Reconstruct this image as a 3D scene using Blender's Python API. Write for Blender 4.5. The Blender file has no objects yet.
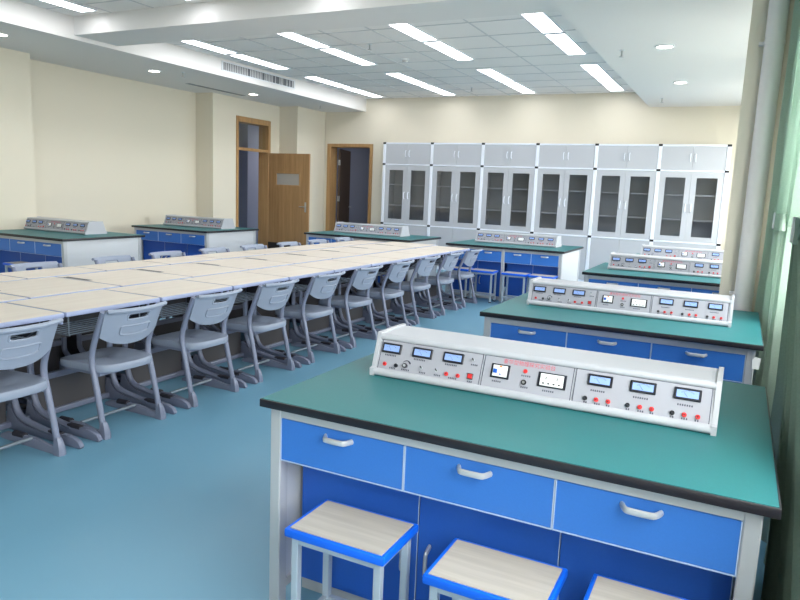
import bpy, bmesh, math, random
from mathutils import Vector, Matrix
random.seed(7)
S = bpy.context.scene
COL = S.collection
PI = math.pi

# ------------------------------------------------------------------ materials
def lin(c):
    return tuple((x/12.92 if x <= .04045 else ((x+.055)/1.055)**2.4) for x in [v/255 for v in c])
def mat(name, rgb, rough=.5, metal=0., spec=.5, noise=None, bump=None, emit=None, coat=0.):
    m = bpy.data.materials.new(name); m.use_nodes = True
    nt = m.node_tree; b = nt.nodes['Principled BSDF']
    c = lin(rgb)
    b.inputs['Base Color'].default_value = (*c, 1)
    b.inputs['Roughness'].default_value = rough
    b.inputs['Metallic'].default_value = metal
    b.inputs['Specular IOR Level'].default_value = spec
    b.inputs['Coat Weight'].default_value = coat
    if noise:
        scale, amt = noise[:2]; stretch = noise[2] if len(noise) > 2 else (1, 1, 1)
        tc = nt.nodes.new('ShaderNodeTexCoord'); mp = nt.nodes.new('ShaderNodeMapping')
        mp.inputs['Scale'].default_value = stretch
        n = nt.nodes.new('ShaderNodeTexNoise'); n.inputs['Scale'].default_value = scale; n.inputs['Detail'].default_value = 4
        r = nt.nodes.new('ShaderNodeMix'); r.data_type = 'RGBA'
        r.inputs['A'].default_value = (*[x*(1-amt) for x in c], 1)
        r.inputs['B'].default_value = (*[min(1, x*(1+amt)) for x in c], 1)
        nt.links.new(tc.outputs['Object'], mp.inputs['Vector']); nt.links.new(mp.outputs[0], n.inputs['Vector'])
        nt.links.new(n.outputs['Fac'], r.inputs['Factor']); nt.links.new(r.outputs['Result'], b.inputs['Base Color'])
    if bump:
        n2 = nt.nodes.new('ShaderNodeTexNoise'); n2.inputs['Scale'].default_value = bump[0]
        bp = nt.nodes.new('ShaderNodeBump'); bp.inputs['Strength'].default_value = bump[1]; bp.inputs['Distance'].default_value = .002
        tc2 = nt.nodes.new('ShaderNodeTexCoord'); nt.links.new(tc2.outputs['Object'], n2.inputs['Vector'])
        nt.links.new(n2.outputs['Fac'], bp.inputs['Height']); nt.links.new(bp.outputs[0], b.inputs['Normal'])
    if emit:
        b.inputs['Emission Color'].default_value = (*lin(emit[0]), 1); b.inputs['Emission Strength'].default_value = emit[1]
    return m
def wood(name, c1, c2, axis=2, scale=9., rough=.45):
    m = bpy.data.materials.new(name); m.use_nodes = True
    nt = m.node_tree; b = nt.nodes['Principled BSDF']; b.inputs['Roughness'].default_value = rough
    tc = nt.nodes.new('ShaderNodeTexCoord'); mp = nt.nodes.new('ShaderNodeMapping')
    sc = [scale*2.2]*3; sc[axis] = scale*.12; mp.inputs['Scale'].default_value = sc
    n = nt.nodes.new('ShaderNodeTexNoise'); n.inputs['Scale'].default_value = 1.3; n.inputs['Detail'].default_value = 6; n.inputs['Roughness'].default_value = .65
    cr = nt.nodes.new('ShaderNodeValToRGB'); cr.color_ramp.elements[0].position = .3; cr.color_ramp.elements[1].position = .7
    cr.color_ramp.elements[0].color = (*lin(c1), 1); cr.color_ramp.elements[1].color = (*lin(c2), 1)
    nt.links.new(tc.outputs['Object'], mp.inputs['Vector']); nt.links.new(mp.outputs[0], n.inputs['Vector'])
    nt.links.new(n.outputs['Fac'], cr.inputs['Fac']); nt.links.new(cr.outputs['Color'], b.inputs['Base Color'])
    return m
def glass(name, tint=(1, 1, 1), refl=.08):
    m = bpy.data.materials.new(name); m.use_nodes = True; nt = m.node_tree; nt.nodes.clear()
    o = nt.nodes.new('ShaderNodeOutputMaterial'); t = nt.nodes.new('ShaderNodeBsdfTransparent'); t.inputs[0].default_value = (*tint, 1)
    g = nt.nodes.new('ShaderNodeBsdfGlossy'); g.inputs['Roughness'].default_value = .05
    mx = nt.nodes.new('ShaderNodeMixShader'); mx.inputs[0].default_value = refl
    nt.links.new(t.outputs[0], mx.inputs[1]); nt.links.new(g.outputs[0], mx.inputs[2]); nt.links.new(mx.outputs[0], o.inputs[0])
    return m
def cloth(name, rgb, trans=.45):
    m = bpy.data.materials.new(name); m.use_nodes = True; nt = m.node_tree; nt.nodes.clear()
    o = nt.nodes.new('ShaderNodeOutputMaterial'); d = nt.nodes.new('ShaderNodeBsdfDiffuse'); t = nt.nodes.new('ShaderNodeBsdfTranslucent')
    tc = nt.nodes.new('ShaderNodeTexCoord'); n = nt.nodes.new('ShaderNodeTexNoise'); n.inputs['Scale'].default_value = 120
    r = nt.nodes.new('ShaderNodeMix'); r.data_type = 'RGBA'; c = lin(rgb)
    r.inputs['A'].default_value = (*[x*.9 for x in c], 1); r.inputs['B'].default_value = (*[min(1, x*1.1) for x in c], 1)
    nt.links.new(tc.outputs['Object'], n.inputs['Vector']); nt.links.new(n.outputs['Fac'], r.inputs['Factor'])
    nt.links.new(r.outputs['Result'], d.inputs[0]); nt.links.new(r.outputs['Result'], t.inputs[0])
    mx = nt.nodes.new('ShaderNodeMixShader'); mx.inputs[0].default_value = trans
    nt.links.new(d.outputs[0], mx.inputs[1]); nt.links.new(t.outputs[0], mx.inputs[2]); nt.links.new(mx.outputs[0], o.inputs[0])
    return m

M = dict(
    cream=mat('cream_paint', (225, 217, 199), .75, bump=(60, .05), noise=(1.2, .015)),
    white_paint=mat('white_ceiling_paint', (231, 228, 225), .8, noise=(.8, .012)),
    tile=mat('ceiling_tile', (238, 235, 232), .85, noise=(40, .03)),
    tbar=mat('ceiling_bar', (206, 206, 207), .6),
    floor=mat('blue_vinyl', (112, 160, 186), .38, noise=(1.1, .06), spec=.4),
    pillar=mat('pillar_paint', (222, 215, 200), .75, noise=(2, .02)),
    pipe=mat('white_pipe', (226, 221, 222), .4),
    blue=mat('blue_laminate', (56, 118, 204), .35, noise=(150, .05)),
    blue_dark=mat('blue_door_laminate', (38, 94, 192), .4, noise=(150, .05)),
    teal=mat('teal_worktop', (40, 113, 118), .42, noise=(220, .10), spec=.3),
    black=mat('black_resin', (30, 28, 36), .35),
    alu=mat('grey_white_aluminium', (192, 194, 198), .35, metal=.25),
    panel_white=mat('white_melamine', (206, 208, 213), .45),
    trimline=mat('pale_edge_strip', (180, 200, 230), .4),
    chrome=mat('brushed_chrome', (196, 200, 206), .3, metal=.35),
    housing=mat('ivory_white_housing', (184, 186, 194), .35),
    face=mat('pale_lilac_face', (164, 165, 176), .45),
    meter_frame=mat('meter_black', (28, 30, 42), .35),
    meter_screen=mat('meter_blue_dial', (150, 178, 240), .2, noise=(30, .06)),
    ink=mat('dark_ink', (70, 72, 86), .6),
    redjack=mat('red_plastic', (216, 50, 52), .35),
    blackjack=mat('black_plastic', (30, 32, 40), .35),
    white_plastic=mat('white_plastic', (240, 242, 244), .3),
    blue_plastic=mat('blue_lever', (30, 90, 190), .3),
    orange=mat('orange_mark', (236, 140, 50), .4),
    redtext=mat('red_print', (206, 84, 100), .6),
    stool_blue=mat('bright_blue_rim', (10, 104, 240), .4),
    stool_wood=wood('pale_grey_wood', (180, 173, 164), (198, 191, 182), 0, 14),
    legmetal=mat('pale_grey_steel', (178, 190, 202), .4, metal=.2),
    desk_top=wood('cream_maple', (216, 204, 190), (225, 214, 201), 1, 8),
    desk_edge=mat('blue_grey_edge', (156, 166, 200), .45),
    chair_plastic=mat('grey_blue_plastic', (142, 151, 170), .42, noise=(300, .03)),
    chair_frame=mat('grey_blue_tube', (126, 132, 154), .38, metal=.15),
    desk_frame=mat('grey_violet_frame', (116, 122, 144), .42, metal=.1),
    dark_pad=mat('dark_rubber', (44, 42, 52), .6),
    wire=mat('pale_wire', (128, 138, 150), .4, metal=.3),
    dark_panel=mat('dark_grey_panel', (72, 70, 74), .6),
    dark_steel=mat('dark_steel', (58, 58, 66), .5),
    cab=mat('light_grey_cabinet', (186, 188, 193), .42),
    cab_in=mat('cabinet_inside', (176, 180, 186), .6),
    cab_post=mat('white_post', (234, 238, 246), .35),
    blackcap=mat('black_corner', (26, 26, 30), .4),
    cab_glass=glass('smoked_cabinet_glass', (.79, .80, .82), .07),
    win_glass=glass('window_glass', (.97, .99, .98), .05),
    door_wood=wood('golden_oak', (152, 114, 74), (184, 144, 98), 2, 7),
    frame_wood=wood('oak_trim', (164, 124, 80), (190, 150, 102), 2, 7),
    door_foot=mat('dark_door_foot', (52, 46, 44), .4),
    steel=mat('satin_steel', (190, 190, 190), .3, metal=.8),
    frosted=mat('frosted_pane', (178, 172, 164), .3),
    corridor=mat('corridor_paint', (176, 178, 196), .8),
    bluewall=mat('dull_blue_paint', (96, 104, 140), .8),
    brown=mat('dark_brown_door', (92, 74, 60), .5),
    curtain=cloth('pale_green_cloth', (208, 224, 214), .6),
    curtain2=cloth('sage_green_cloth', (150, 170, 156), .3),
    tag=mat('white_paper', (236, 238, 238), .8),
    lamp=mat('lit_diffuser', (250, 252, 255), .5, emit=((248, 250, 255), 7.)),
    spot=mat('lit_downlight', (255, 250, 240), .5, emit=((255, 246, 232), 14.)),
    lampframe=mat('white_lamp_rim', (226, 230, 234), .5),
    slot=mat('grey_slot', (140, 142, 146), .7),
    ventdark=mat('vent_dark', (104, 106, 110), .7),
    ground=mat('paving_outside', (150, 150, 145), .9, noise=(2, .1)),
)

# ------------------------------------------------------------------ mesh helpers
class MB:
    def __init__(s): s.bm = bmesh.new()
    def box(s, a, b, bev=0., seg=2):
        x0, y0, z0 = [min(p, q) for p, q in zip(a, b)]; x1, y1, z1 = [max(p, q) for p, q in zip(a, b)]
        bm = s.bm; v = [bm.verts.new(p) for p in ((x0, y0, z0), (x1, y0, z0), (x1, y1, z0), (x0, y1, z0), (x0, y0, z1), (x1, y0, z1), (x1, y1, z1), (x0, y1, z1))]
        F = [bm.faces.new([v[i] for i in q]) for q in ((3, 2, 1, 0), (4, 5, 6, 7), (0, 1, 5, 4), (1, 2, 6, 5), (2, 3, 7, 6), (3, 0, 4, 7))]
        if bev:
            bmesh.ops.bevel(bm, geom=list({e for f in F for e in f.edges}), offset=bev, segments=seg, profile=.5, affect='EDGES')
        return s
    def prism(s, pts, ax, t0, t1, bev=0.):
        def P(p, t):
            q = list(p); q.insert(ax, t); return q
        bm = s.bm
        A = [bm.verts.new(P(p, t0)) for p in pts]; B = [bm.verts.new(P(p, t1)) for p in pts]
        n = len(pts); F = [bm.faces.new(A[::-1]), bm.faces.new(B)]
        for i in range(n): F.append(bm.faces.new((A[i], A[(i+1) % n], B[(i+1) % n], B[i])))
        if bev:
            bmesh.ops.bevel(bm, geom=list({e for f in F[:2] for e in f.edges}), offset=bev, segments=2, profile=.5, affect='EDGES')
        return s
    def tube(s, path, r, n=10, sx=1., caps=True, up=None):
        bm = s.bm; path = [Vector(p) for p in path]; rings = []
        R = r if isinstance(r, (list, tuple)) else [r]*len(path)
        prev = None
        for i, p in enumerate(path):
            t = (path[min(i+1, len(path)-1)]-path[max(i-1, 0)]).normalized()
            if prev is None:
                u = Vector(up) if up else (Vector((0, 0, 1)) if abs(t.z) < .9 else Vector((0, 1, 0)))
            else: u = prev
            u = (u-t*u.dot(t)).normalized(); w = t.cross(u); prev = u
            rings.append([bm.verts.new(p+(u*math.cos(a)*R[i]*sx+w*math.sin(a)*R[i])) for a in [2*PI*k/n for k in range(n)]])
        for a, b in zip(rings, rings[1:]):
            for k in range(n): bm.faces.new((a[k], a[(k+1) % n], b[(k+1) % n], b[k]))
        if caps: bm.faces.new(rings[0][::-1]); bm.faces.new(rings[-1])
        return s
    def cyl(s, a, b, r, n=14, r2=None): return s.tube([a, b], [r, r if r2 is None else r2], n)
    def rings(s, rr, close=True):
        bm = s.bm; V = [[bm.verts.new(p) for p in r] for r in rr]; n = len(V[0])
        for a, b in zip(V, V[1:]):
            for k in range(n): bm.faces.new((a[k], a[(k+1) % n], b[(k+1) % n], b[k]))
        if close: bm.faces.new(V[0][::-1]); bm.faces.new(V[-1])
        return s
    def shell(s, f, nu, nv, th, keep=lambda i, j: True):
        """curved plate of real thickness: f(u,v)->(point, normal)"""
        bm = s.bm; A = {}; B = {}
        def vert(i, j):
            if (i, j) not in A:
                p, n = f(i/nu, j/nv); A[i, j] = bm.verts.new(Vector(p)+Vector(n)*th/2); B[i, j] = bm.verts.new(Vector(p)-Vector(n)*th/2)
        edges = {}
        for i in range(nu):
            for j in range(nv):
                if not keep(i, j): continue
                q = [(i, j), (i+1, j), (i+1, j+1), (i, j+1)]
                for c in q: vert(*c)
                bm.faces.new([A[c] for c in q]); bm.faces.new([B[c] for c in q[::-1]])
                for a, b in zip(q, q[1:]+q[:1]): edges[a, b] = 1
        for a, b in edges:
            if (b, a) not in edges: bm.faces.new((A[b], A[a], B[a], B[b]))
        return s
    def build(s, name, m, parent=None, smooth=False, loc=None):
        bm = s.bm; bmesh.ops.recalc_face_normals(bm, faces=bm.faces[:])
        me = bpy.data.meshes.new(name); bm.to_mesh(me); bm.free()
        if smooth:
            for p in me.polygons: p.use_smooth = True
            try: me.set_sharp_from_angle(angle=math.radians(38))
            except Exception: pass
        me.materials.append(M[m] if isinstance(m, str) else m)
        o = bpy.data.objects.new(name, me); COL.objects.link(o)
        if parent: o.parent = parent
        if loc: o.location = loc
        return o
def smooth_path(P, k=6):
    P = [Vector(p) for p in P]; out = []
    for i in range(len(P)-1):
        p0, p1, p2, p3 = P[max(i-1, 0)], P[i], P[i+1], P[min(i+2, len(P)-1)]
        for t in [j/k for j in range(k)]:
            out.append(.5*((2*p1)+(p2-p0)*t+(2*p0-5*p1+4*p2-p3)*t*t+(3*p1-p0-3*p2+p3)*t**3))
    return out+[P[-1]]
def tag(o, label=None, cat=None, group=None, kind=None):
    if label: o['label'] = label
    if cat: o['category'] = cat
    if group: o['group'] = group
    if kind: o['kind'] = kind
    return o
def thing(name, label, cat, loc=(0, 0, 0), rz=0, group=None):
    o = bpy.data.objects.new(name, None); COL.objects.link(o); o.location = loc; o.rotation_euler = (0, 0, rz)
    o.empty_display_size = .1
    return tag(o, label, cat, group)
def kids(o): return KIDS.get(o.name) or [c for c in bpy.data.objects if c.parent == o]
KIDS = {}
def dup(root, loc, rz=0, label=None, group=None):
    def cp(o, parent):
        c = o.copy(); COL.objects.link(c)
        if parent: c.parent = parent
        for ch in o.children: cp(ch, c)
        return c
    r = cp(root, None); r.location = loc; r.rotation_euler = (0, 0, rz)
    if label: r['label'] = label
    if group: r['group'] = group
    return r
def struct(o): o['kind'] = 'structure'; return o
ORD = ['', 'second', 'third', 'fourth', 'fifth', 'sixth', 'seventh', 'eighth', 'ninth', 'tenth', 'eleventh', 'twelfth']

# ------------------------------------------------------------------ camera
H = 1.53
f_px = 679.1
yw, pt, rl = [math.radians(a) for a in (26.2335, 9.1246, -2.3729)]
F = Vector((-math.sin(yw)*math.cos(pt), math.cos(yw)*math.cos(pt), -math.sin(pt)))
rt = Vector((math.cos(yw), math.sin(yw), 0)); dn = F.cross(rt)
r2 = math.cos(rl)*rt+math.sin(rl)*dn; d2 = -math.sin(rl)*rt+math.cos(rl)*dn
cam = bpy.data.cameras.new('camera'); cam.sensor_width = 36; cam.lens = f_px*36/800; cam.clip_start = .05
co = bpy.data.objects.new('camera', cam); COL.objects.link(co)
mw = Matrix((( r2.x, -d2.x, -F.x, 0), (r2.y, -d2.y, -F.y, 0), (r2.z, -d2.z, -F.z, H), (0, 0, 0, 1)))
co.matrix_world = mw; S.camera = co

# ------------------------------------------------------------------ room
ZS, ZC, YB, XR, YF = 3.164, 3.426, 12.99, .44, -3.5      # soffit, ceiling, back wall, right wall, wall behind
XS, XRS = -7.39, -1.66                                    # soffit edges
struct(MB().box((-13, YF-.2, -.2), (1, 19, 0)).build('floor', 'floor'))
# ceiling with tile grid
ce = struct(MB().box((XS, YF, ZC), (XRS, YB, ZC+.15)).build('ceiling', 'tile'))
g = MB()
xs = [-2.97, -4.22, -4.87, -6.09, -6.75]
ys = [7.48+.66*k for k in range(-16, 9)]
for x in xs: g.box((x-.008, YF, ZC-.006), (x+.008, YB, ZC+.01))
for y in ys:
    if y < YB: g.box((XS, y-.008, ZC-.005), (XRS, y+.008, ZC+.01))
tag(g.build('ceiling_grid', 'tbar', ce), kind='structure')
sl = MB().box((-9.6, YF, ZS), (XS, YB, ZC+.15)); struct(sl.build('ceiling_left', 'white_paint'))
sr = MB().box((XRS, YF, ZS), (XR+.2, YB, ZC+.15)); struct(sr.build('ceiling_right', 'white_paint'))
struct(MB().box((XS, 5.86, 3.213), (XRS, 6.50, ZC)).build('beam', 'white_paint'))
# long dark slot in the left soffit and its vent are separate things below
wl = MB()
wl.box((-9.7, YF, 0), (-8.87, 6.33, ZS)); wl.box((-9.7, 6.33, 0), (-9.29, 9.93, ZS))
wl.box((-9.7, 9.93, 0), (-8.88, 10.2, ZS)); wl.box((-9.10, 10.2, 0), (-8.88, 10.60, ZS)); wl.box((-9.10, 11.61, 0), (-8.88, 11.95, ZS))
wl.box((-9.10, 10.60, 2.78), (-8.88, 11.61, ZS)); wl.box((-9.10, 11.95, 0), (-8.42, YB+.21, ZS))
struct(wl.build('wall_left', 'cream'))
wb = MB()
wb.box((-8.41, YB, 0), (-8.29, YB+.22, ZC+.15)); wb.box((-7.23, YB, 0), (XR+.2, YB+.22, ZC+.15)); wb.box((-8.29, YB, 2.45), (-7.23, YB+.22, ZC+.15))
struct(wb.build('wall_back', 'cream'))
struct(MB().box((-9.7, YF-.2, 0), (XR+.2, YF, ZC+.15)).build('wall_front', 'cream'))
# right wall with window openings
wins = [(-3.0, -.6), (-.2, 2.3), (2.85, 5.1), (6.5, 9.2), (9.8, 12.5)]
z0w, z1w = .95, 2.95
wr = MB(); y = YF
for a, b in wins:
    wr.box((XR, y, 0), (XR+.22, a, ZC+.15)); wr.box((XR, a, 0), (XR+.22, b, z0w)); wr.box((XR, a, z1w), (XR+.22, b, ZC+.15)); y = b
wr.box((XR, y, 0), (XR+.22, YB, ZC+.15))
struct(wr.build('wall_right', 'cream'))
for i, (a, b) in enumerate(wins):
    w = MB()
    for (p, q) in (((XR+.08, a, z0w), (XR+.14, a+.05, z1w)), ((XR+.08, b-.05, z0w), (XR+.14, b, z1w)), ((XR+.08, a, z0w), (XR+.14, b, z0w+.05)), ((XR+.08, a, z1w-.05), (XR+.14, b, z1w)), ((XR+.08, (a+b)/2-.03, z0w), (XR+.14, (a+b)/2+.03, z1w)), ((XR+.08, a, 2.3), (XR+.14, b, 2.35))):
        w.box(p, q)
    wo = struct(w.build('window_%d' % (i+1), 'white_plastic'))
    tag(MB().box((XR+.108, a+.04, z0w+.04), (XR+.114, b-.04, z1w-.04)).build('window_pane', 'win_glass', wo), kind='structure')
struct(MB().box((-.09, 5.5, 0), (XR, 6.15, ZS)).build('pillar', 'pillar'))
# outside ground
struct(MB().box((1, -20, -3.2), (60, 40, -3)).build('ground', 'ground'))

# rooms beyond the doors
cr = MB(); cr.box((-11.7, 14.15, 0), (-11.5, 18.8, 3.3)); cr.box((-12.8, 14.15, 0), (-11.7, 14.3, 3.3)); cr.box((-11.7, 9.95, 0), (-11.5, 12.4, 3.3)); cr.box((-12.8, 12.25, 0), (-11.7, 12.4, 3.3)); cr.box((-13, 12.25, 0), (-12.8, 14.3, 3.3))
cr.box((-11.5, 18.6, 0), (-9.3, 18.8, 3.3)); cr.box((-9.3, YB+.22, 0), (-9.1, 18.8, 3.3)); cr.box((-11.5, 9.93, 0), (-9.7, 10.1, 3.3))
struct(cr.build('wall_corridor', 'corridor'))
struct(MB().box((-13, 9.95, ZS+.02), (-9.71, 19, ZS+.2)).build('ceiling_corridor', 'white_paint'))
struct(MB().box((-9.70, YB+.24, ZS), (-5.5, 19, ZS+.2)).build('ceiling_beyond', 'white_paint'))
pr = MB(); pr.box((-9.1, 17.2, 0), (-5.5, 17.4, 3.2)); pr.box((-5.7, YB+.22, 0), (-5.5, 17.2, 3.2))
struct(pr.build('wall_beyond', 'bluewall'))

# door 1: frame with transom, open leaf
fr = MB(); X = -8.88
for p, q in (((X-.24, 10.575, 0), (X+.02, 10.64, 2.83)), ((X-.24, 11.57, 0), (X+.02, 11.64, 2.83)), ((X-.24, 10.64, 2.725), (X+.02, 11.57, 2.83)), ((X-.1, 10.64, 2.19), (X+.01, 11.57, 2.245))):
    fr.box(p, q, .004, 1)
d1 = struct(fr.build('door_1', 'frame_wood'))
tag(MB().box((X-.06, 10.645, 2.245), (X-.054, 11.565, 2.72)).build('transom_pane', 'win_glass', d1), kind='structure')
lf = thing('door_leaf', 'oak door leaf standing open at right angles, with a small window', 'door', (X+.0, 11.60, 0))
p = MB()
x0, x1 = .012, 1.02
for a, b in (((x0, -.022, .36), (.21, .022, 2.185)), ((.79, -.022, .36), (x1, .022, 2.185)), ((.21, -.022, 1.79), (.79, .022, 2.185)), ((.21, -.022, .36), (.79, .022, 1.545))): p.box(a, b)
p.build('door_panel', 'door_wood', lf)
MB().box((.21, -.008, 1.545), (.79, .008, 1.79)).build('vision_pane', 'frosted', lf)
p = MB()
for a, b in (((.19, -.03, 1.525), (.81, .03, 1.555)), ((.19, -.03, 1.78), (.81, .03, 1.81)), ((.19, -.03, 1.555), (.22, .03, 1.78)), ((.78, -.03, 1.555), (.81, .03, 1.78))): p.box(a, b, .004, 1)
p.build('window_trim', 'frame_wood', lf)
MB().box((x0, -.024, .012), (x1, .024, .36)).build('dark_foot_band', 'door_foot', lf)['label'] = 'dark band along the foot of the door'  # lowest part of the leaf, much darker than the oak above
p = MB().box((.93, -.034, 1.02), (.97, -.022, 1.22), .004); p.cyl((.95, -.03, 1.13), (.95, -.08, 1.13), .011); p.tube(smooth_path([(.95, -.075, 1.13), (.9, -.08, 1.13), (.83, -.075, 1.128)]), .01)
p.build('door_handle', 'steel', lf, True)
p = MB()
for z in (.5, 1.2, 2.0): p.cyl((.0, -.02, z-.05), (.0, -.02, z+.05), .009)
p.build('hinge', 'steel', lf, True)
# door 2
fr = MB()
for p, q in (((-8.335, YB-.02, 0), (-8.24, YB+.25, 2.49)), ((-7.265, YB-.02, 0), (-7.19, YB+.25, 2.49)), ((-8.24, YB-.02, 2.42), (-7.265, YB+.25, 2.49))): fr.box(p, q, .004, 1)
d2_ = struct(fr.build('door_2', 'frame_wood'))
lf2 = thing('door_leaf', 'brown door leaf swung into the dark room beside the grey cabinets', 'door', (-8.20, YB+.27, 0), math.radians(0))
lf2.rotation_euler[2] = math.radians(106)
MB().box((0.01, -.022, .012), (.93, .022, 2.40)).build('door_panel', 'brown', lf2)
p = MB()
for z in (.5, 1.3, 2.1): p.box((-.012, -.03, z-.06), (.03, .026, z+.06), .003)
p.build('hinge', 'steel', lf2)
p = MB().cyl((.87, -.02, 1.1), (.87, -.08, 1.1), .012); p.tube([(.87, -.075, 1.1), (.75, -.075, 1.1)], .011); p.build('door_handle', 'steel', lf2, True)

# ------------------------------------------------------------------ workbenches
def handle_mb(mb, x, y, z, w=.105, vertical=False, out=.032):
    if vertical: P = [(x, y+.004, z-w/2), (x, y-out*.75, z-w/2+.012), (x, y-out, z-w/4), (x, y-out, z+w/4), (x, y-out*.75, z+w/2-.012), (x, y+.004, z+w/2)]
    else: P = [(x-w/2, y+.004, z), (x-w/2+.012, y-out*.75, z), (x-w/4, y-out, z), (x+w/4, y-out, z), (x+w/2-.012, y-out*.75, z), (x+w/2, y+.004, z)]
    return mb.tube(smooth_path(P, 4), .0068, 8, 1.5)
BH = .797
def make_bench(label, L, D=1.27, n=3, centre_post=False):
    """origin: floor point below the left front corner of the worktop; front faces -y"""
    t = thing('workbench', label, 'bench')
    tp = MB().box((.006, .006, BH-.028), (L-.006, D-.006, BH)).build('worktop', 'teal', t)
    e = MB()
    e.box((0, 0, BH-.03), (L, .008, BH-.0012), .003); e.box((0, D-.008, BH-.03), (L, D, BH-.0012), .003)
    e.box((0, .006, BH-.03), (.008, D-.006, BH-.0012), .003); e.box((L-.008, .006, BH-.03), (L, D-.006, BH-.0012), .003); e.box((.006, .006, BH-.03), (L-.006, D-.006, BH-.0275))
    e.build('edge_band', 'black', tp, True)
    fy = .038; zt = BH-.03
    pw = .044; x0, x1 = .020, L-.034
    fm = MB()
    posts = [x0, x1-pw]+([L/2-pw/2] if centre_post else [])
    for px in posts: fm.box((px, fy, 0), (px+pw, fy+.05, zt), .004, 1)
    for px in (x0, x1-pw): fm.box((px, D-fy-.05, 0), (px+pw, D-fy, zt), .004, 1)
    fm.box((x0+pw, fy+.003, zt-.040), (x1-pw, fy+.04, zt)); fm.box((x0+pw, D-fy-.04, zt-.022), (x1-pw, D-fy-.004, zt))
    for px in (x0, x1-pw): fm.box((px+.01, fy+.045, .05), (px+.034, D-fy-.045, .08)); fm.box((px+.01, fy+.045, zt-.022), (px+.034, D-fy-.045, zt))
    fm.build('frame', 'alu', t)
    MB().box((x0+pw, .19, 0), (x1-pw, .215, .07)).build('plinth', 'alu', t)
    for px in (x0+.008, x1-.022):
        sp = MB().box((px, fy+.05, .04), (px+.014, D-fy-.05, zt)); sp.build('side_panel', 'panel_white', t)
    MB().box((x0+.03, D-fy-.03, .06), (x1-.03, D-fy-.012, zt-.022)).build('back_panel', 'blue_dark', t)
    MB().box((x0+pw, .21, .555), (x1-pw, D-.09, .568)).build('drawer_shelf', 'panel_white', t)
    bays = [(x0+pw, x1-pw)] if not centre_post else [(x0+pw, L/2-pw/2), (L/2+pw/2, x1-pw)]
    k = n//len(bays)
    for a, b in bays:
        w = (b-a)/k
        for i in range(k):
            l, r = a+i*w+.0025, a+(i+1)*w-.0025
            dr = MB().box((l, fy+.002, .574), (r, fy+.02, zt-.042), .0015, 1).build('drawer', 'blue', t)
            tr = MB(); zz0, zz1 = .572, zt-.042
            for p, q in (((l-.0015, fy+.0, zz0-.0012), (r+.0015, fy+.018, zz0+.0016)), ((l-.0015, fy, zz0), (l+.0016, fy+.018, zz1)), ((r-.0016, fy, zz0), (r+.0015, fy+.018, zz1))): tr.box(p, q)
            tr.build('edge_strip', 'trimline', dr)
            bx = MB().box((l+.01, fy+.02, .585), (r-.01, fy+.14, .70)); bx.build('drawer_box', 'panel_white', dr)
            handle_mb(MB(), (l+r)/2-.005, fy+.002, .697).build('handle', 'chrome', dr, True)
        for i in range(k):
            l, r = a+i*w, a+(i+1)*w
            dp = MB().box((l+.002, .178, .05), (r-.002, .196, .556), .001, 1).build('cabinet_door', 'blue_dark', t)
            st = MB().box((r-.003, .1765, .05), (r, .1785, .556)); st.build('edge_strip', 'trimline', dp)
            hx = r-.045 if i % 2 == 0 else l+.045
            handle_mb(MB(), hx, .178, .27, .11, True).build('handle', 'chrome', dp, True)
    return t
B3 = make_bench('nearest teal-topped blue workbench, three stools pushed under its drawers', 1.60)
B3.location = (-1.434, 1.834, 0)
bench_specs = [((-1.42, 4.03), 'teal-topped blue workbench, second from the camera beside the curtains'),
               ((-1.39, 6.97), 'teal-topped blue workbench partly hidden behind the beige pillar'),
               ((-1.27, 8.80), 'furthest workbench of the window row, almost hidden behind the consoles'),
               ((-8.82, 5.47), 'blue-drawered workbench cut off by the left edge of the picture'),
               ((-8.89, 8.01), 'blue-drawered workbench in the wall recess before the open oak door')]
for (x, y), lab in bench_specs: dup(B3, (x, y, 0), 0, lab)
B4 = make_bench('long blue workbench with four stools in front of the grey cabinets', 1.77, 1.27, 4, True)
B4.location = (-3.895, 9.36, 0)
B5 = make_bench('blue workbench between the two doors, behind the cream desks', 1.93, 1.2, 4, True)
B5.location = (-6.37, 9.27, 0)
bf = dup(B3, (-8.35, 15.85, 0), 0, 'blue workbench in the dark room seen through the far doorway')

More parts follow.
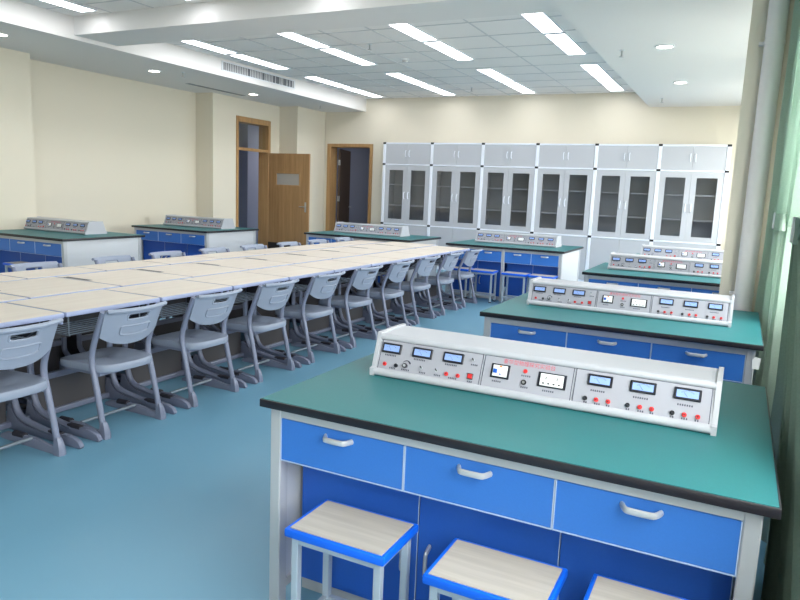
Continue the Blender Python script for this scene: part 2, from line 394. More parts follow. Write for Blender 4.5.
# ------------------------------------------------------------------ instrument consoles
def cjk_mesh(text, size):
    cu = bpy.data.curves.new('print', 'FONT'); cu.body = text; cu.size = size; cu.resolution_u = 2; cu.align_x = 'CENTER'
    o = bpy.data.objects.new('print_tmp', cu); COL.objects.link(o)
    dg = bpy.context.evaluated_depsgraph_get(); dg.update()
    me = bpy.data.meshes.new_from_object(o.evaluated_get(dg)); bpy.data.objects.remove(o); return me
def make_console(label):
    """origin at left front bottom corner of the housing; length 1.26"""
    t = thing('instrument_console', label, 'console')
    L = 1.26; hc = .160; D = .335; run = .067
    th = math.atan2(run, hc)
    prof = [(.004, .002), (.0, .012), (.0, .026), (.012, .03), (.012+.1*run/hc, .13), (.058, .135), (.060, .152), (.070, hc), (D-.070, hc), (D-.060, .152), (D-.058, .135), (D-.012-.1*run/hc, .13), (D-.012, .03), (D, .026), (D, .012), (D-.004, .002)]
    MB().prism(prof, 0, .012, L-.012).build('housing', 'housing', t)
    # rounded rails along the bottom and the top of both sloping faces
    for s in (0, 1):
        Y = lambda y: y if s == 0 else D-y
        r = MB(); r.tube([(.01, Y(.010), .016), (L-.01, Y(.010), .016)], .0155, 12); r.build('bottom_rail', 'housing', t, True)
        r = MB(); r.tube([(.01, Y(.064), .147), (L-.01, Y(.064), .147)], .013, 12); r.build('top_rail', 'housing', t, True)
    endp = [(-.004, 0), (-.006, .03), (.012, .034), (.050, .140), (.056, .166), (D/2, .168), (D-.056, .166), (D-.050, .14), (D-.012, .034), (D+.006, .03), (D+.004, 0)]
    MB().prism(endp, 0, -.004, .013).build('end_cap', 'housing', t); MB().prism(endp, 0, L-.013, L+.004).build('end_cap', 'housing', t)
    # face coordinates: u along length (0..1.26), v up the slope as a share of the slope
    U = Vector((1, 0, 0)); Vv = Vector((0, math.sin(th), math.cos(th))); N = Vector((0, -math.cos(th), math.sin(th)))
    slope = math.hypot(run, hc)
    O = Vector((0, -.0014, 0))
    def P(u, v, n=0): return O+U*u+Vv*(v*slope)+N*n
    def frame_mat(u, v): 
        m = Matrix((U, Vv, N)).transposed().to_4x4(); m.translation = P(u, v, 0); return m
    def slab(u0, v0, u1, v1, n0, n1, bev=0.):
        b = MB(); b.box((u0, v0*slope, n0), (u1, v1*slope, n1), bev, 1)
        m = Matrix((U, Vv, N)).transposed().to_4x4(); m.translation = O; bmesh.ops.transform(b.bm, matrix=m, verts=b.bm.verts[:]); return b
    def pin(b, u, v, r, n0, n1, k=14): return b.cyl(P(u, v, n0), P(u, v, n1), r, k)
    # three face plates
    for a, b_ in ((.022, .452), (.458, .792), (.798, 1.240)):
        pl = slab(a, .165, b_, .865, -.003, .0015).build('face_plate', 'face', t)
        ln = MB()
        for q in ((a, .163, b_, .176), (a, .855, b_, .867), (a, .165, a+.0025, .865), (b_-.0025, .165, b_, .865)):
            s_ = slab(*q, .001, .0022); me = bpy.data.meshes.new('x'); s_.bm.to_mesh(me); s_.bm.free(); ln.bm.from_mesh(me); bpy.data.meshes.remove(me)
        ln.build('plate_outline', 'ink', pl)
        tiny = MB()
        def dash(u0, v, w, pl=pl):
            x = u0
            while x < u0+w:
                s_ = slab(x, v-.018, x+.0042, v+.018, .0012, .0022); me = bpy.data.meshes.new('x'); s_.bm.to_mesh(me); s_.bm.free(); tiny.bm.from_mesh(me); bpy.data.meshes.remove(me); x += .0072
        marks = dict([(.022, [(.045, .52, .045), (.172, .52, .05), (.305, .52, .05), (.075, .235, .022), (.128, .245, .03), (.205, .245, .026), (.268, .245, .026), (.328, .235, .03), (.408, .60, .022), (.405, .225, .018)]),
                      (.458, [(.606, .54, .03), (.61, .30, .022), (.69, .30, .04), (.50, .33, .03)]),
                      (.798, [(.856, .47, .05), (.998, .47, .05), (1.138, .47, .05), (.838, .215, .014), (.875, .215, .02), (.915, .215, .014), (.98, .215, .014), (1.018, .215, .02), (1.057, .215, .014), (1.12, .215, .014), (1.155, .215, .02), (1.196, .215, .014)])])[a]
        for q in marks: dash(*q)
        tiny.build('plate_print', 'ink', pl)
    for u0 in (.029, .163, .293, .842, .984, 1.124):
        w_, v0, v1 = .084, .565, .795
        b = slab(u0, v0, u0+w_, v1, 0, .009, .002); m = b.build('meter', 'meter_frame', t)
        slab(u0+.008, v0+.045, u0+w_-.008, v1-.045, .008, .0096).build('meter_dial', 'meter_screen', m)
        s_ = MB(); cx = u0+w_/2
        for k in range(-5, 6):
            aa = k*.16; s_.tube([P(cx+.024*math.sin(aa), v0+.075+.11*math.cos(aa)-.02, .0098), P(cx+.028*math.sin(aa), v0+.075+.128*math.cos(aa)-.02, .0098)], .0006, 4)
        s_.tube([P(cx, v0+.06, .0099), P(cx-.012, v0+.145, .0099)], .0007, 4)
        s_.build('scale_marks', 'ink', m)
    def jack(u, v, m):
        b = MB(); pin(b, u, v, .0078, 0, .006); pin(b, u, v, .0056, .006, .010); j = b.build('socket', m, t, True)
        j['label'] = 'red socket' if m == 'redjack' else 'black socket'
        pin(MB(), u, v, .0024, .0095, .0106, 8).build('socket_hole', 'dark_pad', j)
    for u, v, m in ((.052, .307, 'redjack'), (.102, .308, 'blackjack'), (.318, .308, 'redjack'), (.365, .307, 'redjack'),
                    (.842, .291, 'blackjack'), (.880, .292, 'redjack'), (.920, .293, 'redjack'), (.984, .29, 'blackjack'), (1.024, .292, 'redjack'), (1.062, .292, 'redjack'),
                    (1.126, .289, 'blackjack'), (1.163, .288, 'redjack'), (1.204, .288, 'redjack')): jack(u, v, m)
    for u, v in ((.211, .342), (.275, .34), (.414, .70)):
        b = MB(); pin(b, u, v, .0062, 0, .004, 6); k = b.build('toggle_switch', 'chrome', t, True)
        MB().cyl(P(u, v, .003), P(u, v+.03, .016), .0022, 8).build('toggle_lever', 'dark_steel', k)
    b = MB(); pin(b, .142, .335, .0095, 0, .012); kb = b.build('rotary_knob', 'dark_steel', t, True)
    pin(MB(), .142, .335, .0052, .012, .0155).build('knob_cap', 'chrome', kb, True)
    b = MB()
    pts = [P(.145+.018*math.cos(a), .345+.018*math.sin(a)*6.2, .0018) for a in [PI*.85-PI*.7*k/10 for k in range(11)]]
    b.tube(pts, [.0006+.0022*k/10 for k in range(11)], 6); b.build('volume_arc', 'ink', t)
    slab(.402, .275, .425, .405, 0, .005, .001).build('rocker_frame', 'blackjack', t)
    slab(.405, .29, .422, .39, .004, .009, .001).build('rocker_switch', 'redjack', t)
    # breaker
    br = slab(.490, .40, .561, .705, 0, .006, .001).build('circuit_breaker', 'meter_frame', t)
    slab(.498, .435, .553, .675, .005, .010, .001).build('breaker_body', 'white_plastic', br)
    slab(.502, .50, .516, .585, .010, .018, .001).build('breaker_lever', 'blue_plastic', br)
    slab(.522, .635, .532, .668, .010, .0108).build('breaker_mark', 'orange', br)
    slab(.525, .47, .531, .50, .010, .0112).build('test_button', 'blue_plastic', br)
    b = MB(); pin(b, .619, .637, .0075, 0, .006); b.build('indicator_lamp', 'redjack', t, True)
    b = MB(); pin(b, .619, .40, .0095, 0, .007); k = b.build('push_button', 'blackjack', t, True); pin(MB(), .619, .40, .005, .007, .0085).build('button_cap', 'steel', k)
    ol = slab(.668, .372, .770, .678, 0, .006, .001).build('power_outlet', 'meter_frame', t)
    slab(.677, .40, .761, .65, .005, .009, .001).build('outlet_plate', 'white_plastic', ol)
    s_ = MB()
    for u, v, w, h_ in ((.698, .56, .003, .06), (.738, .56, .003, .06), (.690, .45, .007, .03), (.709, .45, .007, .03), (.728, .45, .007, .03), (.747, .45, .007, .03)):
        q = slab(u-w/2, v-h_/2, u+w/2, v+h_/2, .0088, .0094); me = bpy.data.meshes.new('x'); q.bm.to_mesh(me); q.bm.free(); s_.bm.from_mesh(me); bpy.data.meshes.remove(me)
    s_.build('outlet_slots', 'blackjack', ol)
    # printed title
    me = cjk_mesh('豪华型物理探究实验台', .0195)
    me.name = 'title_print'; me.materials.clear(); me.materials.append(M['redtext'])
    o = bpy.data.objects.new('title_print', me); COL.objects.link(o); o.parent = t
    o.matrix_local = frame_mat(.628, .745) @ Matrix.Translation((0, 0, .0022))
    # far side: plain plates
    bp = MB(); bp.prism([(D-.0125, .034), (D-.0095, .034), (D-.0095-.04, .132), (D-.0125-.04, .132)], 0, .022, L-.022); bp.build('rear_plate', 'face', t)
    return t
K = make_console('white instrument console on the nearest teal workbench')
K.location = (-1.262, 2.325, BH)
for (x, y), lab in [((-1.25, 4.51), 'white instrument console on the second teal workbench from the camera'),
                    ((-1.217, 7.46), 'white instrument console whose right end disappears behind the beige pillar, nearer one'),
                    ((-1.123, 9.28), 'furthest console by the pillar, peeping over the one in front'),
                    ((-8.905, 6.13), 'instrument console on the workbench at the left edge of the picture'),
                    ((-8.78, 8.60), 'instrument console on the workbench near the open oak door'),
                    ((-3.66, 9.98), 'instrument console on the bench with four stools before the cabinets'),
                    ((-6.15, 9.84), 'instrument console on the bench in front of the far doorway')]:
    dup(K, (x, y, BH), 0, lab)

# ------------------------------------------------------------------ stools
def make_stool(label):
    t = thing('stool', label, 'stool', group='blue-rimmed laboratory stools')
    W, D, Z = .36, .25, .455
    MB().box((-W/2+.014, -D/2+.014, Z-.012), (W/2-.014, D/2-.014, Z)).build('seat', 'stool_wood', t)
    r = MB()
    for p, q in (((-W/2, -D/2, Z-.03), (W/2, -D/2+.016, Z-.001)), ((-W/2, D/2-.016, Z-.03), (W/2, D/2, Z-.001)), ((-W/2, -D/2+.01, Z-.03), (-W/2+.016, D/2-.01, Z-.001)), ((W/2-.016, -D/2+.01, Z-.03), (W/2, D/2-.01, Z-.001))): r.box(p, q, .006)
    r.box((-W/2+.012, -D/2+.012, Z-.028), (W/2-.012, D/2-.012, Z-.012))
    r.build('rim', 'stool_blue', t, True)
    for sx in (-1, 1):
        for sy in (-1, 1):
            x, y = sx*(W/2-.030), sy*(D/2-.030)
            lg = MB().box((x-.0125, y-.0125, .012), (x+.0125, y+.0125, Z-.03), .002, 1).build('leg', 'legmetal', t)
            MB().box((x-.014, y-.014, 0), (x+.014, y+.014, .014)).build('foot_cap', 'dark_pad', lg)
    x, y = W/2-.030, D/2-.030
    for z, nm in ((Z-.055, 'apron'), (.09, 'stretcher')):
        fr = MB()
        for s in (-1, 1):
            fr.box((-x+.0125, s*y-.010, z), (x-.0125, s*y+.010, z+.022)); fr.box((s*x-.010, -y+.0125, z), (s*x+.010, y-.0125, z+.022))
        fr.build(nm, 'legmetal', t)
    return t
st = make_stool('stool nearest the left post of the nearest workbench'); st.location = (-1.018, 1.787, 0)
dup(st, (-.525, 1.77, 0), 0, 'middle stool under the nearest workbench, cut by the bottom of the picture')
dup(st, (-.095, 1.787, 0), 0, 'stool under the right end of the nearest workbench')
for x, lab in ((-3.62, 'stool under the far bench, partly behind the last grey chair'), (-3.24, 'stool just left of the centre post of the far bench'), (-2.76, 'stool just right of the centre post of the far bench'), (-2.375, 'stool at the right end of the far bench before the cabinets')):
    dup(st, (x, 9.27, 0), 0, lab)
dup(st, (-7.93, 5.42, 0), 0, 'stool under the workbench at the left edge, behind a chair')

# ------------------------------------------------------------------ chairs
def make_chair(label, group):
    """origin: floor between the two rear feet; the seat reaches towards -x"""
    t = thing('chair', label, 'chair', group=group)
    # backrest: curved plate with a grip slot and a raised oblong
    def zl(a): return .548+.06*abs(a)**2.6
    ztop = .775
    def f(u, v):
        a = 2*u-1; y = a*(.208+.008*v); z = zl(a)+(ztop-zl(a))*v
        lean = (z-.46)*.40-.085
        x = lean+.052*(1-a*a)-.012
        if v > .86: x += .016*((v-.86)/.14)**2
        n = Vector((1, .3*a, -.4)).normalized()
        return (x, y, z), n
    nu, nv = 28, 16
    bk = MB().shell(f, nu, nv, .013, lambda i, j: not (9 <= i < 19 and 11 <= j < 14))
    # rolled top lip
    top = [Vector(f(i/24, 1)[0])+Vector((.008, 0, -.004)) for i in range(25)]
    bk.tube(top, .0135, 8)
    B = bk.build('backrest', 'chair_plastic', t, True)
    ring = MB(); loop = []
    for k in range(48):
        a = 2*PI*k/48; c, s = math.cos(a), math.sin(a)
        e = .28
        uu = .5+.25*math.copysign(abs(c)**e, c); vv = .40+.13*math.copysign(abs(s)**e, s)
        p, n = f(uu, vv); loop.append(Vector(p)+n*.008)
    ring.tube(loop+[loop[0]], .006, 6, caps=False); ring.build('raised_panel', 'chair_plastic', B, True)
    ring = MB(); loop = []
    for k in range(40):
        a = 2*PI*k/40; c, s = math.cos(a), math.sin(a); e = .3
        uu = .5+.185*math.copysign(abs(c)**e, c); vv = .78+.095*math.copysign(abs(s)**e, s)
        p, n = f(uu, vv); loop.append(Vector(p)+n*.003)
    ring.tube(loop+[loop[0]], .0075, 6, caps=False); ring.build('grip_rim', 'chair_plastic', B, True)
    # seat
    out = []
    for k in range(44):
        a = 2*PI*k/44; c, s = math.cos(a), math.sin(a); e = .38
        x = -.235+.215*math.copysign(abs(c)**e, c); y = .212*math.copysign(abs(s)**e, s)
        if c > 0: x += .028*(1-(y/.212)**2)
        out.append(Vector((x, y, 0)))
    cc = Vector((-.235, 0, 0))
    def R(k, z, dip=0):
        return [cc+(p-cc)*k+Vector((0, 0, z-dip*(1-((p.y)/.212)**2)+.012*max(0, (-.3-p.x)/.15)*-1)) for p in out]
    st_ = MB().rings([R(.93, .385), R(.985, .388), R(1.0, .396), R(1.0, .424), R(.985, .432), R(.93, .4345), R(.7, .430, .004), R(.35, .424, .006), R(.06, .422, .006)])
    st_.build('seat', 'chair_plastic', t, True)
    fr = MB().box((-.40, -.19, .365), (-.06, -.165, .386)); fr.box((-.40, .165, .365), (-.06, .19, .386)); fr.box((-.10, -.2, .36), (-.075, .2, .386)); fr.box((-.40, -.19, .36), (-.375, .19, .386))
    fr.build('seat_frame', 'chair_frame', t)
    for s in (-1, 1):
        P = smooth_path([(-.012, s*.215, .05), (-.045, s*.214, .2), (-.082, s*.212, .36), (-.102, s*.211, .45), (-.092, s*.211, .53), (-.035, s*.212, .67), (.012, s*.213, .765)], 5)
        leg = MB().tube(P, .0172, 12, 1.1).build('leg', 'chair_frame', t, True)
        ft = MB()
        # foot: boot-shaped casting with a low skid running forward
        ft.rings([[Vector((x+dx, s*.215+dy, z)) for dx, dy in ((.024*k, .0), (.017*k, .016*k), (-.017*k, .018*k), (-.024*k, 0), (-.017*k, -.018*k), (.017*k, -.016*k))] for x, z, k in ((.0, 0, 1.4), (.0, .03, 1.35), (-.006, .07, 1.12), (-.015, .10, .85))])
        sk = []
        for x, z1, w in ((0, .045, .017), (-.08, .040, .017), (-.2, .058, .017), (-.34, .05, .017), (-.47, .04, .016), (-.52, .018, .010)):
            sk.append([Vector((x, s*.215+dy*w, z)) for dy, z in ((-1, 0), (1, 0), (1, z1*.7), (.5, z1), (-.5, z1), (-1, z1*.7))])
        ft.rings(sk); F_ = ft.build('foot', 'chair_frame', leg, True)
        MB().tube([(-.30, s*.215, .048), (-.395, s*.215, .045)], .019, 10).build('rubber_pad', 'dark_pad', leg, True)
    MB().tube([(-.225, -.205, .052), (-.225, .205, .052)], .0105, 10).build('stretcher', 'wire', t, True)
    return t
ch = make_chair('', 'chairs along the aisle side of the cream desks')
ny = 10
for i in range(ny):
    y = 2.185+.7335*i
    k = ny-i                       # counted from the far end
    if i == 0: lab = 'grey-blue chair at the aisle side of the desks, cut off by the left edge'
    elif k == 1: lab = 'grey-blue aisle chair nearest the bench with four stools'
    elif i == 1: lab = 'nearest wholly visible grey-blue aisle chair, lower left of the picture'
    else: lab = 'grey-blue aisle chair, %s from the end nearest the far bench stools' % ORD[k-1]
    loc = (-3.255+random.uniform(-.012, .012), y, 0); rz = random.uniform(-.02, .02)
    if i == 0: ch.location = loc; ch.rotation_euler[2] = rz; ch['label'] = lab
    else: dup(ch, loc, rz, lab)
nf = 8
for i in range(nf):
    y = 3.93+.722*i-(.10 if i == 0 else 0); k = nf-i
    lab = ('grey-blue chair on the wall side of the desks, nearest the far doorway bench' if k == 1 else 'grey-blue chair back on the wall side, before the leftmost workbench drawers' if i == 0
           else 'grey-blue chair back on the wall side, %s from the far doorway bench' % ORD[k-1])
    dup(ch, (-5.40+random.uniform(-.02, .02), y, 0), PI+random.uniform(-.03, .03), lab, 'chairs along the wall side of the cream desks')

# ------------------------------------------------------------------ desks
TZ = .762
def make_desk(label, W, D, group):
    """origin: floor below the middle of the sitter's edge; the top reaches towards -x"""
    t = thing('desk', label, 'desk', group=group)
    G = .011
    tp = MB().box((-D+.009, -W/2+G+.001, TZ-.003), (-.009, W/2-G-.001, TZ), .001, 1).build('desktop', 'desk_top', t)
    if D > .7: MB().box((-.66, -W/2+G+.004, TZ-.002), (-.38, -W/2+G+.05, TZ+.0006)).build('pen_slot', 'dark_steel', tp)
    e = MB().box((-D, -W/2+G-.003, TZ-.030), (0, W/2-G+.003, TZ-.0025), .006)
    e.build('rim', 'desk_edge', tp, True)
    fw = W/2-.065
    for s in (-1, 1):
        lg = MB()
        P = smooth_path([(-D*.78, s*fw, TZ-.03), (-D*.775, s*fw, .5), (-D*.765, s*fw, .3), (-D*.735, s*fw, .19), (-.35, s*fw, .095), (-.20, s*fw, .06), (-.06, s*fw, .045)], 5)
        lg.tube(P, .0165, 10, 1.25); L_ = lg.build('leg', 'desk_frame', t, True)
        ft = MB()
        pts = [(.175, 0), (.185, .012), (.165, .040), (.12, .058), (.06, .062), (-.06, .050), (-.16, .045), (-.28, .045), (-.36, .065), (-.415, .13), (-D*.78-.02, .15), (-D*.78-.05, .04), (-D*.78-.05, 0)]
        if D > .7: pts = [(min(q, .0)-.02 if q > 0 else q-.02, z) for q, z in pts]; pts = [p for k_, p in enumerate(pts) if k_ in (1, 2)]*0+[(-.02, 0), (-.02, .03), (-.06, .05), (-.28, .045), (-.36, .065), (-.415, .13), (-D*.78-.02, .15), (-D*.78-.05, .04), (-D*.78-.05, 0)]
        ft.prism(pts, 1, s*fw-.015, s*fw+.015, .004); ft.build('foot', 'desk_frame', L_, True)
        MB().box((-.09, s*fw-.018, .045), (.02, s*fw+.018, .066), .006).build('rubber_pad', 'dark_pad', L_)
        MB().tube([(-.085, s*(W/2-.035), TZ-.028), (-.085, s*(W/2-.035), TZ-.085)], [.008, .010], 10).build('bag_hook', 'desk_edge', t, True)
    c = MB().box((-D*.78-.016, -fw+.016, .255), (-D*.78+.016, fw-.016, .295), .004); c.build('crossbar', 'desk_frame', t)
    MB().box((-D*.78-.022, -fw+.03, .05), (-D*.78-.016, fw-.03, .27)).build('added_lower_sheet', 'dark_panel', t)  # dark sheet added to give the space between the bars a dark tone
    c = MB(); c.box((-D*.78-.03, -W/2+.02, .012), (-D*.78+.006, W/2-.02, .05), .008)
    c.build('base_rail', 'desk_frame', t)
    # book basket of wire below the top
    b = MB(); zb = TZ-.16
    for k in range(7): b.tube([(-.10-.05*k, -fw+.03, zb), (-.10-.05*k, fw-.03, zb)], .0035, 6)
    for s in (-1, 0, 1): b.tube([(-.09, s*(fw-.03), zb-.004), (-.42, s*(fw-.03), zb-.004)], .0045, 6)
    for s in (-1, 1):
        b.tube([(-.42, s*(fw-.03), zb), (-.42, s*(fw-.03), TZ-.03)], .0045, 6); b.tube([(-.10, s*(fw-.03), zb), (-.10, s*(fw-.03), TZ-.03)], .0045, 6)
    b.tube([(-.43, -fw+.03, zb+.05), (-.43, fw-.03, zb+.05)], .0035, 6)
    b.build('book_basket', 'wire', t, True)
    MB().box((-D*.78+.02, -fw+.02, TZ-.25), (-D*.78+.026, fw-.02, TZ-.03)).build('added_back_sheet', 'dark_panel', t)  # dark sheet added behind the basket to darken the space under the desktop
    c = MB()
    c.prism([(-.40, TZ-.03), (-.06, TZ-.03), (-.30, TZ-.2), (-.40, TZ-.2)], 1, -fw-.012, -fw+.01); c.prism([(-.40, TZ-.03), (-.06, TZ-.03), (-.30, TZ-.2), (-.40, TZ-.2)], 1, fw-.01, fw+.012)
    c.build('side_bracket', 'dark_steel', t)
    return t
def dlab(kind, i, n):
    k = n-i
    who = {'A': 'cream desk in the row along the aisle chairs', 'B': 'cream desk in the middle row', 'C': 'cream desk in the row along the wall-side chairs'}[kind]
    if k == 1: return who+', at the far end'
    if i == 0: return who+', nearest the camera'
    return who+', %s from the far end' % ORD[k-1]
def row(kind, D, xe, yend, n, group, rot=0, W=.72):
    first = None
    for i in range(n):
        y = yend-W*(n-i-.5); lab = dlab(kind, i, n)
        dx, dz = random.uniform(-.006, .006), 0
        if first is None:
            first = make_desk(lab, W, D, group); first.location = (xe+dx, y, 0); first.rotation_euler[2] = rot
        else: dup(first, (xe+dx, y+random.uniform(-.002, .002), 0), rot, lab)
    return first
row('A', .552, -3.41, 9.11, 10, 'desks of the row along the aisle', 0, .725)
row('B', .735, -3.995, 9.26, 10, 'desks of the middle row')
row('C', .425, -5.185, 9.06, 9, 'desks of the row along the wall side', PI)
# thin pen trays let into the middle row
# ------------------------------------------------------------------ cabinets
def make_cabinet(label, last=False):
    """origin: floor, left front corner; front faces -y"""
    t = thing('cabinet', label, 'cabinet', group='grey glass-fronted cabinets along the back wall')
    W, D, Ht = 1.063, .43, 2.485; zm, zl = 2.065, .862
    p = .03
    b = MB()
    b.box((p, .03, .03), (p+.018, D, Ht-.02)); b.box((W-p-.018, .03, .03), (W-p, D, Ht-.02)); b.box((p, D-.015, .03), (W-p, D, Ht-.02))
    for z in (.05, zl-.012, zm-.012, Ht-.03): b.box((p, .025, z), (W-p, D-.01, z+.02))
    b.build('carcass', 'cab_in', t)
    f = MB()
    for x in ((-p, W-p) if last else (-p,)): f.box((x, -.006, 0), (x+2*p, .045, Ht), .008)
    for z in (zl-.022, zm-.022, Ht-.022): f.box((p, -.004, z), (W-p, .04, z+.030), .004, 1)
    f.box((p, .0, 0), (W-p, .03, .06))
    f.build('front_frame', 'cab_post', t)
    c = MB()
    for x in ((0, W) if last else (0,)):
        for z in (zl-.007, zm-.007, Ht-.006): c.box((x-p-.002, -.010, z-.018), (x+p+.002, .047, z+.020), .004, 1)
    c.build('corner_connector', 'blackcap', t)
    mid = W/2
    def door(x0, x1, z0, z1, nm, hz, hx):
        d = MB().box((x0, .002, z0), (x1, .022, z1), .002, 1).build(nm, 'cab', t)
        if hz: handle_mb(MB(), hx, .002, hz, .12, True, .035).build('handle', 'cab_post', d, True)
        return d
    g = .003
    door(p+g, mid-g/2, zm+.012, Ht-.024, 'upper_door', 2.275, mid-.042); door(mid+g/2, W-p-g, zm+.012, Ht-.024, 'upper_door', 2.275, mid+.042)
    door(p+g, mid-g/2, .065, zl-.025, 'lower_door', 0, mid-.042); door(mid+g/2, W-p-g, .065, zl-.025, 'lower_door', 0, mid+.042)
    for x0, x1, a, b_, hx in ((p+g, mid-g/2, .128, .445, mid-.045), (mid+g/2, W-p-g, .62, .940, mid+.045)):
        z0, z1 = zl+.012, zm-.026; q = MB()
        q.box((x0, .002, z0), (a, .022, z1)); q.box((b_, .002, z0), (x1, .022, z1)); q.box((a, .002, z0), (b_, .022, .958)); q.box((a, .002, 1.945), (b_, .022, z1))
        d = q.build('glass_door', 'cab', t)
        MB().box((a-.004, .010, .954), (b_+.004, .014, 1.949)).build('pane', 'cab_glass', d)
        q = MB(); o = .008
        q.box((a-o, 0, .958-o), (a, .004, 1.945+o)); q.box((b_, 0, .958-o), (b_+o, .004, 1.945+o)); q.box((a, 0, .958-o), (b_, .004, .958)); q.box((a, 0, 1.945), (b_, .004, 1.945+o)); q.build('pane_trim', 'cab', d)
        handle_mb(MB(), hx, .002, 1.44, .13, True, .035).build('handle', 'cab_post', d, True)
    for z in (1.225, 1.645): MB().box((p+.018, .05, z), (W-p-.018, D-.02, z+.018)).build('shelf', 'panel_white', t)
    return t
cabs = ['first grey glass-fronted cabinet, beside the far doorway', 'second cabinet from the far doorway, glass-fronted, behind two consoles', 'third cabinet from the far doorway, glass-fronted and grey', 'fourth cabinet from the far doorway, third from the beige pillar', 'second cabinet from the beige pillar, grey with glass doors', 'grey glass-fronted cabinet nearest the beige pillar']
cb = make_cabinet(cabs[0]); cb.location = (-6.675, 12.547, 0)
for i in range(1, 5): dup(cb, (-6.675+1.063*i, 12.547, 0), 0, cabs[i])
cl_ = make_cabinet(cabs[5], True); cl_.location = (-6.675+1.063*5, 12.547, 0)

# ------------------------------------------------------------------ ceiling fittings
def make_panel(label, Ln):
    t = thing('ceiling_light', label, 'light', group='lit ceiling light panels')
    W = .262
    MB().box((.018, .018, -.008), (W-.018, Ln-.018, .004)).build('diffuser', 'lamp', t)
    r = MB()
    for p, q in (((0, 0, -.012), (.018, Ln, .004)), ((W-.018, 0, -.012), (W, Ln, .004)), ((.018, 0, -.012), (W-.018, .018, .004)), ((.018, Ln-.018, -.012), (W-.018, Ln, .004))): r.box(p, q)
    r.build('rim', 'lampframe', t)
    return t
lx = [-7.07, -5.47, -3.89, -2.315]
cname = ['vent-side column', 'second column from the vent', 'third column from the vent', 'window-side column']
rows_ = [(3.2, 'bay before the beam'), (6.93, 'row just beyond the beam'), (10.17, 'row above the cabinets')]
pl = make_panel('', 1.225); first = True
for (y0, rn) in rows_:
    for j in range(4):
        for h in (0, 1):
            lab = 'lit ceiling panel, %s half, %s, %s' % ('far' if h else 'near', cname[j], rn)
            loc = (lx[j], y0+1.295*h, ZC-.004)
            if first: pl.location = loc; pl['label'] = lab; first = False
            else: dup(pl, loc, 0, lab)
def make_down(label):
    t = thing('downlight', label, 'light', group='round recessed downlights')
    MB().cyl((0, 0, -.004), (0, 0, .004), .078, 24).build('lens', 'spot', t)
    r = MB(); n = 28
    r.rings([[(R_*math.cos(2*PI*k/n), R_*math.sin(2*PI*k/n), z) for k in range(n)] for R_, z in ((.078, .004), (.078, -.008), (.086, -.012), (.098, -.008), (.1, .004))], False)
    r.build('trim_ring', 'lampframe', t, True)
    return t
dl = make_down('lit round downlight at the left edge of the picture'); dl.location = (-8.05, 5.37, ZS-.003)
for x, y, lab in ((-8.13, 7.82, 'lit round downlight above the recess in the left wall'), (-8.2, 10.24, 'lit round downlight in front of the oak doorway'), (-.925, 7.99, 'lit round downlight nearer the camera on the window side'), (-.95, 10.37, 'lit round downlight nearer the cabinets on the window side')):
    dup(dl, (x, y, ZS-.003), 0, lab)
# vent in the face of the soffit
v = thing('air_vent', 'long white slotted air vent in the soffit face', 'vent', (XS, 8.46, 3.247))
r = MB()
Lv, Hv = 1.92, .145
for p, q in (((0, 0, 0), (.012, Lv, .014)), ((0, 0, Hv-.014), (.012, Lv, Hv)), ((0, 0, 0), (.012, .02, Hv)), ((0, Lv-.02, 0), (.012, Lv, Hv))): r.box(p, q)
r.build('frame', 'lampframe', v); MB().box((-.001, .015, .01), (.002, Lv-.015, Hv-.01)).build('backing', 'ventdark', v)
s_ = MB(); n = 46
for k in range(n):
    y = .03+(Lv-.06)*k/(n-1)
    if random.random() < .12: continue
    s_.box((.001, y-.007, .012), (.009, y+.007, Hv-.012))
s_.build('louvres', 'tbar', v)
sl_ = MB().box((-8.60, 8.95, ZS-.004), (-8.50, 10.4, ZS+.002)).build('slot_diffuser', 'slot'); tag(sl_, 'narrow dark slot diffuser in the left soffit before the oak door', 'vent')
def make_spr(label):
    t = thing('sprinkler', label, 'sprinkler', group='ceiling sprinkler heads')
    b = MB().cyl((0, 0, .004), (0, 0, -.008), .03, 16); b.build('cover_plate', 'lampframe', t, True)
    b = MB().cyl((0, 0, -.006), (0, 0, -.07), .010, 10); b.build('body', 'steel', t, True)
    MB().cyl((0, 0, -.07), (0, 0, -.075), .026, 14).build('deflector', 'steel', t); return t
sp = make_spr('small sprinkler head between the lit panels beyond the beam'); sp.location = (-4.63, 8.18, ZC)
for x, y, z, lab in ((-4.59, 11.88, ZC, 'small sprinkler head in the tiled ceiling above the cabinets'), (-1.378, 8.08, ZS, 'small sprinkler head beside the nearer window-side downlight'), (-1.34, 11.88, ZS, 'small sprinkler head near the corner above the last cabinet'), (-7.76, 8.03, ZS, 'small sprinkler head in the left soffit below the air vent'), (-7.8, 11.84, ZS, 'small sprinkler head in the left soffit near the far doorway')):
    dup(sp, (x, y, z), 0, lab)
sd = thing('smoke_detector', 'round white smoke detector on the tiled ceiling', 'detector', (-4.625, 9.22, ZC))
MB().cyl((0, 0, 0), (0, 0, -.02), .06, 20).build('base', 'lampframe', sd, True); MB().cyl((0, 0, -.02), (0, 0, -.05), .046, 20, .036).build('cover', 'tbar', sd, True)

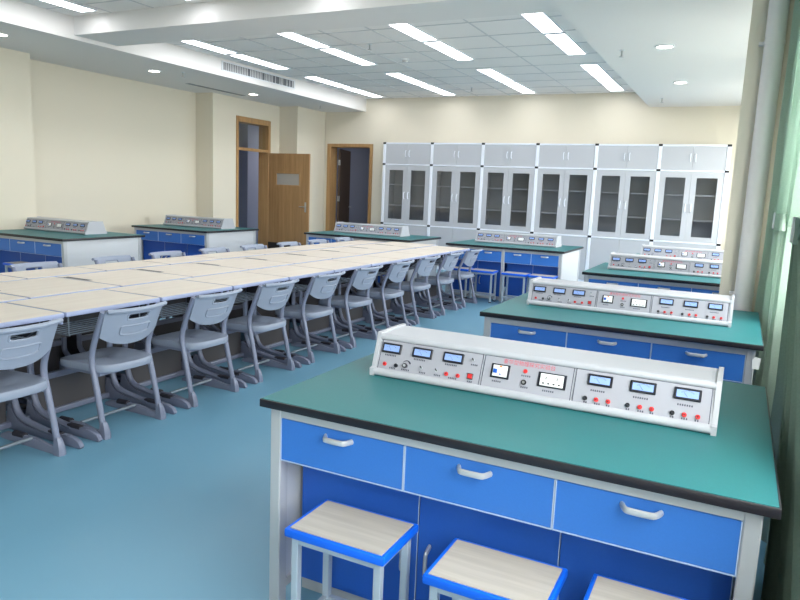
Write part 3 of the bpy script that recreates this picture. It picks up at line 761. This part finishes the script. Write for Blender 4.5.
# ------------------------------------------------------------------ window side: pipe, curtains, tag
pp = thing('drain_pipe', 'white vertical pipe in front of the beige pillar', 'pipe', (.072, 5.415, 0))
MB().cyl((0, 0, 0), (0, 0, ZS), .062, 28).build('pipe', 'pipe', pp, True)
for z in (2.62, .9):
    r = MB(); n = 28; r.rings([[(R_*math.cos(2*PI*k/n), R_*math.sin(2*PI*k/n), z+dz) for k in range(n)] for R_, dz in ((.062, -.012), (.067, -.012), (.067, .012), (.062, .012))], False)
    r.box((-.095, -.005, z-.01), (-.06, .045, z+.01)); r.build('clamp', 'pipe', pp)
def curtain(name, label, yt, ytie, yb, x0, xt, amp, nf_, mt, ztop=3.10, ztie=1.43, zbot=.03, ph=0., amp_tie=.3, xb=0., hang=0.):
    t = thing(name, label, 'curtain', (x0, (ytie[0]+ytie[1])/2, 0))
    yc = (ytie[0]+ytie[1])/2
    nu, nv = nf_*10, 56
    def lerp(a, b, t_): return a+(b-a)*t_
    def f(u, v):
        z = lerp(zbot, ztop, v)
        if z > ztie:
            k = min(1, (z-ztie)/(ztop-ztie)); w = k**.55 if k > 0 else 0; y = lerp(lerp(*ytie, u), lerp(*yt, u), w); xo = lerp(xt, 0, min(1, w*1.2))
        else:
            k = (ztie-z)/(ztie-zbot); w = 1-(1-k)**1.9; y = lerp(lerp(*ytie, u), lerp(*yb, u), w); xo = lerp(xt, xb, w)
        a_ = amp*(amp_tie+(1-amp_tie)*min(1, w*1.15))
        x = xo+a_*(.8*math.sin(u*nf_*2*PI+ph+.35*math.sin(z*2.1+u*9))+.38*math.sin(u*nf_*4.7*PI+1+z*.8))-hang*max(0, (u-.86)/.14)+hang*1.2*max(0, (.3-u)/.3)
        return (x, y-yc, z), Vector((1, 0, 0))
    MB().shell(f, nu, nv, .004).build('curtain_cloth', mt, t, True)
    # tieback band
    n = 28; hw = abs(ytie[1]-ytie[0])/2+.006; hx = amp*amp_tie*1.05+.006
    rr = []
    for R_, dz in ((1., -.055), (1.06, -.055), (1.03, 0), (1.08, .055), (1., .055), (1., -.055)):
        rr.append([(xt+hx*R_*math.cos(2*PI*k/n), hw*R_*math.sin(2*PI*k/n), ztie+dz) for k in range(n)])
    MB().rings(rr, False).build('tieback', mt, t, True)
    MB().box((xt-hx-.012, -.02, ztie-.05), (xt-hx+.006, .02, ztie+.06), .004).build('tieback_hook', 'white_plastic', t)
    return t
cA = curtain('curtain', 'pale green curtain tied back beside the white pipe', (4.4, 5.44), (5.0, 5.34), (4.6, 5.46), .248, -.01, .05, 7, 'curtain', amp_tie=.62, ph=.6, hang=.075)
cB = curtain('curtain', 'sage green curtain hanging beside the nearest workbench, tied higher up', (1.3, 3.3), (3.20, 3.50), (1.25, 3.80), .325, -.07, .05, 9, 'curtain2', amp_tie=.8, ph=2., xb=-.05)
p = thing('curtain_rail', 'white curtain rail above the green curtains', 'rail', (.29, 1.2, 3.12))
MB().box((-.02, -1.0, 0), (.02, 4.25, .03)).build('rail', 'white_plastic', p); 
b = MB()
for y in (-.8, .8, 2.4, 4.0): b.box((-.01, y-.012, .03), (.01, y+.012, .046))
b.build('bracket', 'white_plastic', p)
tg = MB().prism([(-.014, -.034), (.02, -.03), (.024, .03), (-.004, .036), (-.016, .018)], 1, -.0006, .0006).build('paper_tag', 'tag', None, False, (.150, 4.06, .69)); tag(tg, 'white paper tag hanging at the end of the second workbench', 'tag')

# ------------------------------------------------------------------ light
w = bpy.data.worlds.new('sky'); S.world = w; w.use_nodes = True
bg = w.node_tree.nodes['Background']; bg.inputs[0].default_value = (1.0, .99, .975, 1); bg.inputs[1].default_value = 8
for i, (a, b_) in enumerate(wins):
    l = bpy.data.lights.new('window_portal', 'AREA'); l.shape = 'RECTANGLE'; l.size = b_-a; l.size_y = z1w-z0w; l.cycles.is_portal = True
    o = bpy.data.objects.new('window_portal', l); COL.objects.link(o); o.location = (XR+.2, (a+b_)/2, (z0w+z1w)/2); o.rotation_euler = (PI/2, 0, PI/2)
l = bpy.data.lights.new('corridor_fill', 'AREA'); l.size = .8; l.energy = 20; o = bpy.data.objects.new('corridor_fill', l); COL.objects.link(o); o.location = (-10.3, 15.5, 3.1)  # unseen area light added to brighten the corridor wall
l = bpy.data.lights.new('beyond_fill', 'AREA'); l.size = .6; l.energy = 8; o = bpy.data.objects.new('beyond_fill', l); COL.objects.link(o); o.location = (-7.2, 15.2, 3.1)  # unseen fill light for the room beyond the far doorway
S.view_settings.view_transform = 'Standard'; S.view_settings.look = 'None'; S.view_settings.gamma = 1; S.view_settings.use_curve_mapping = False
S.view_settings.exposure = .55
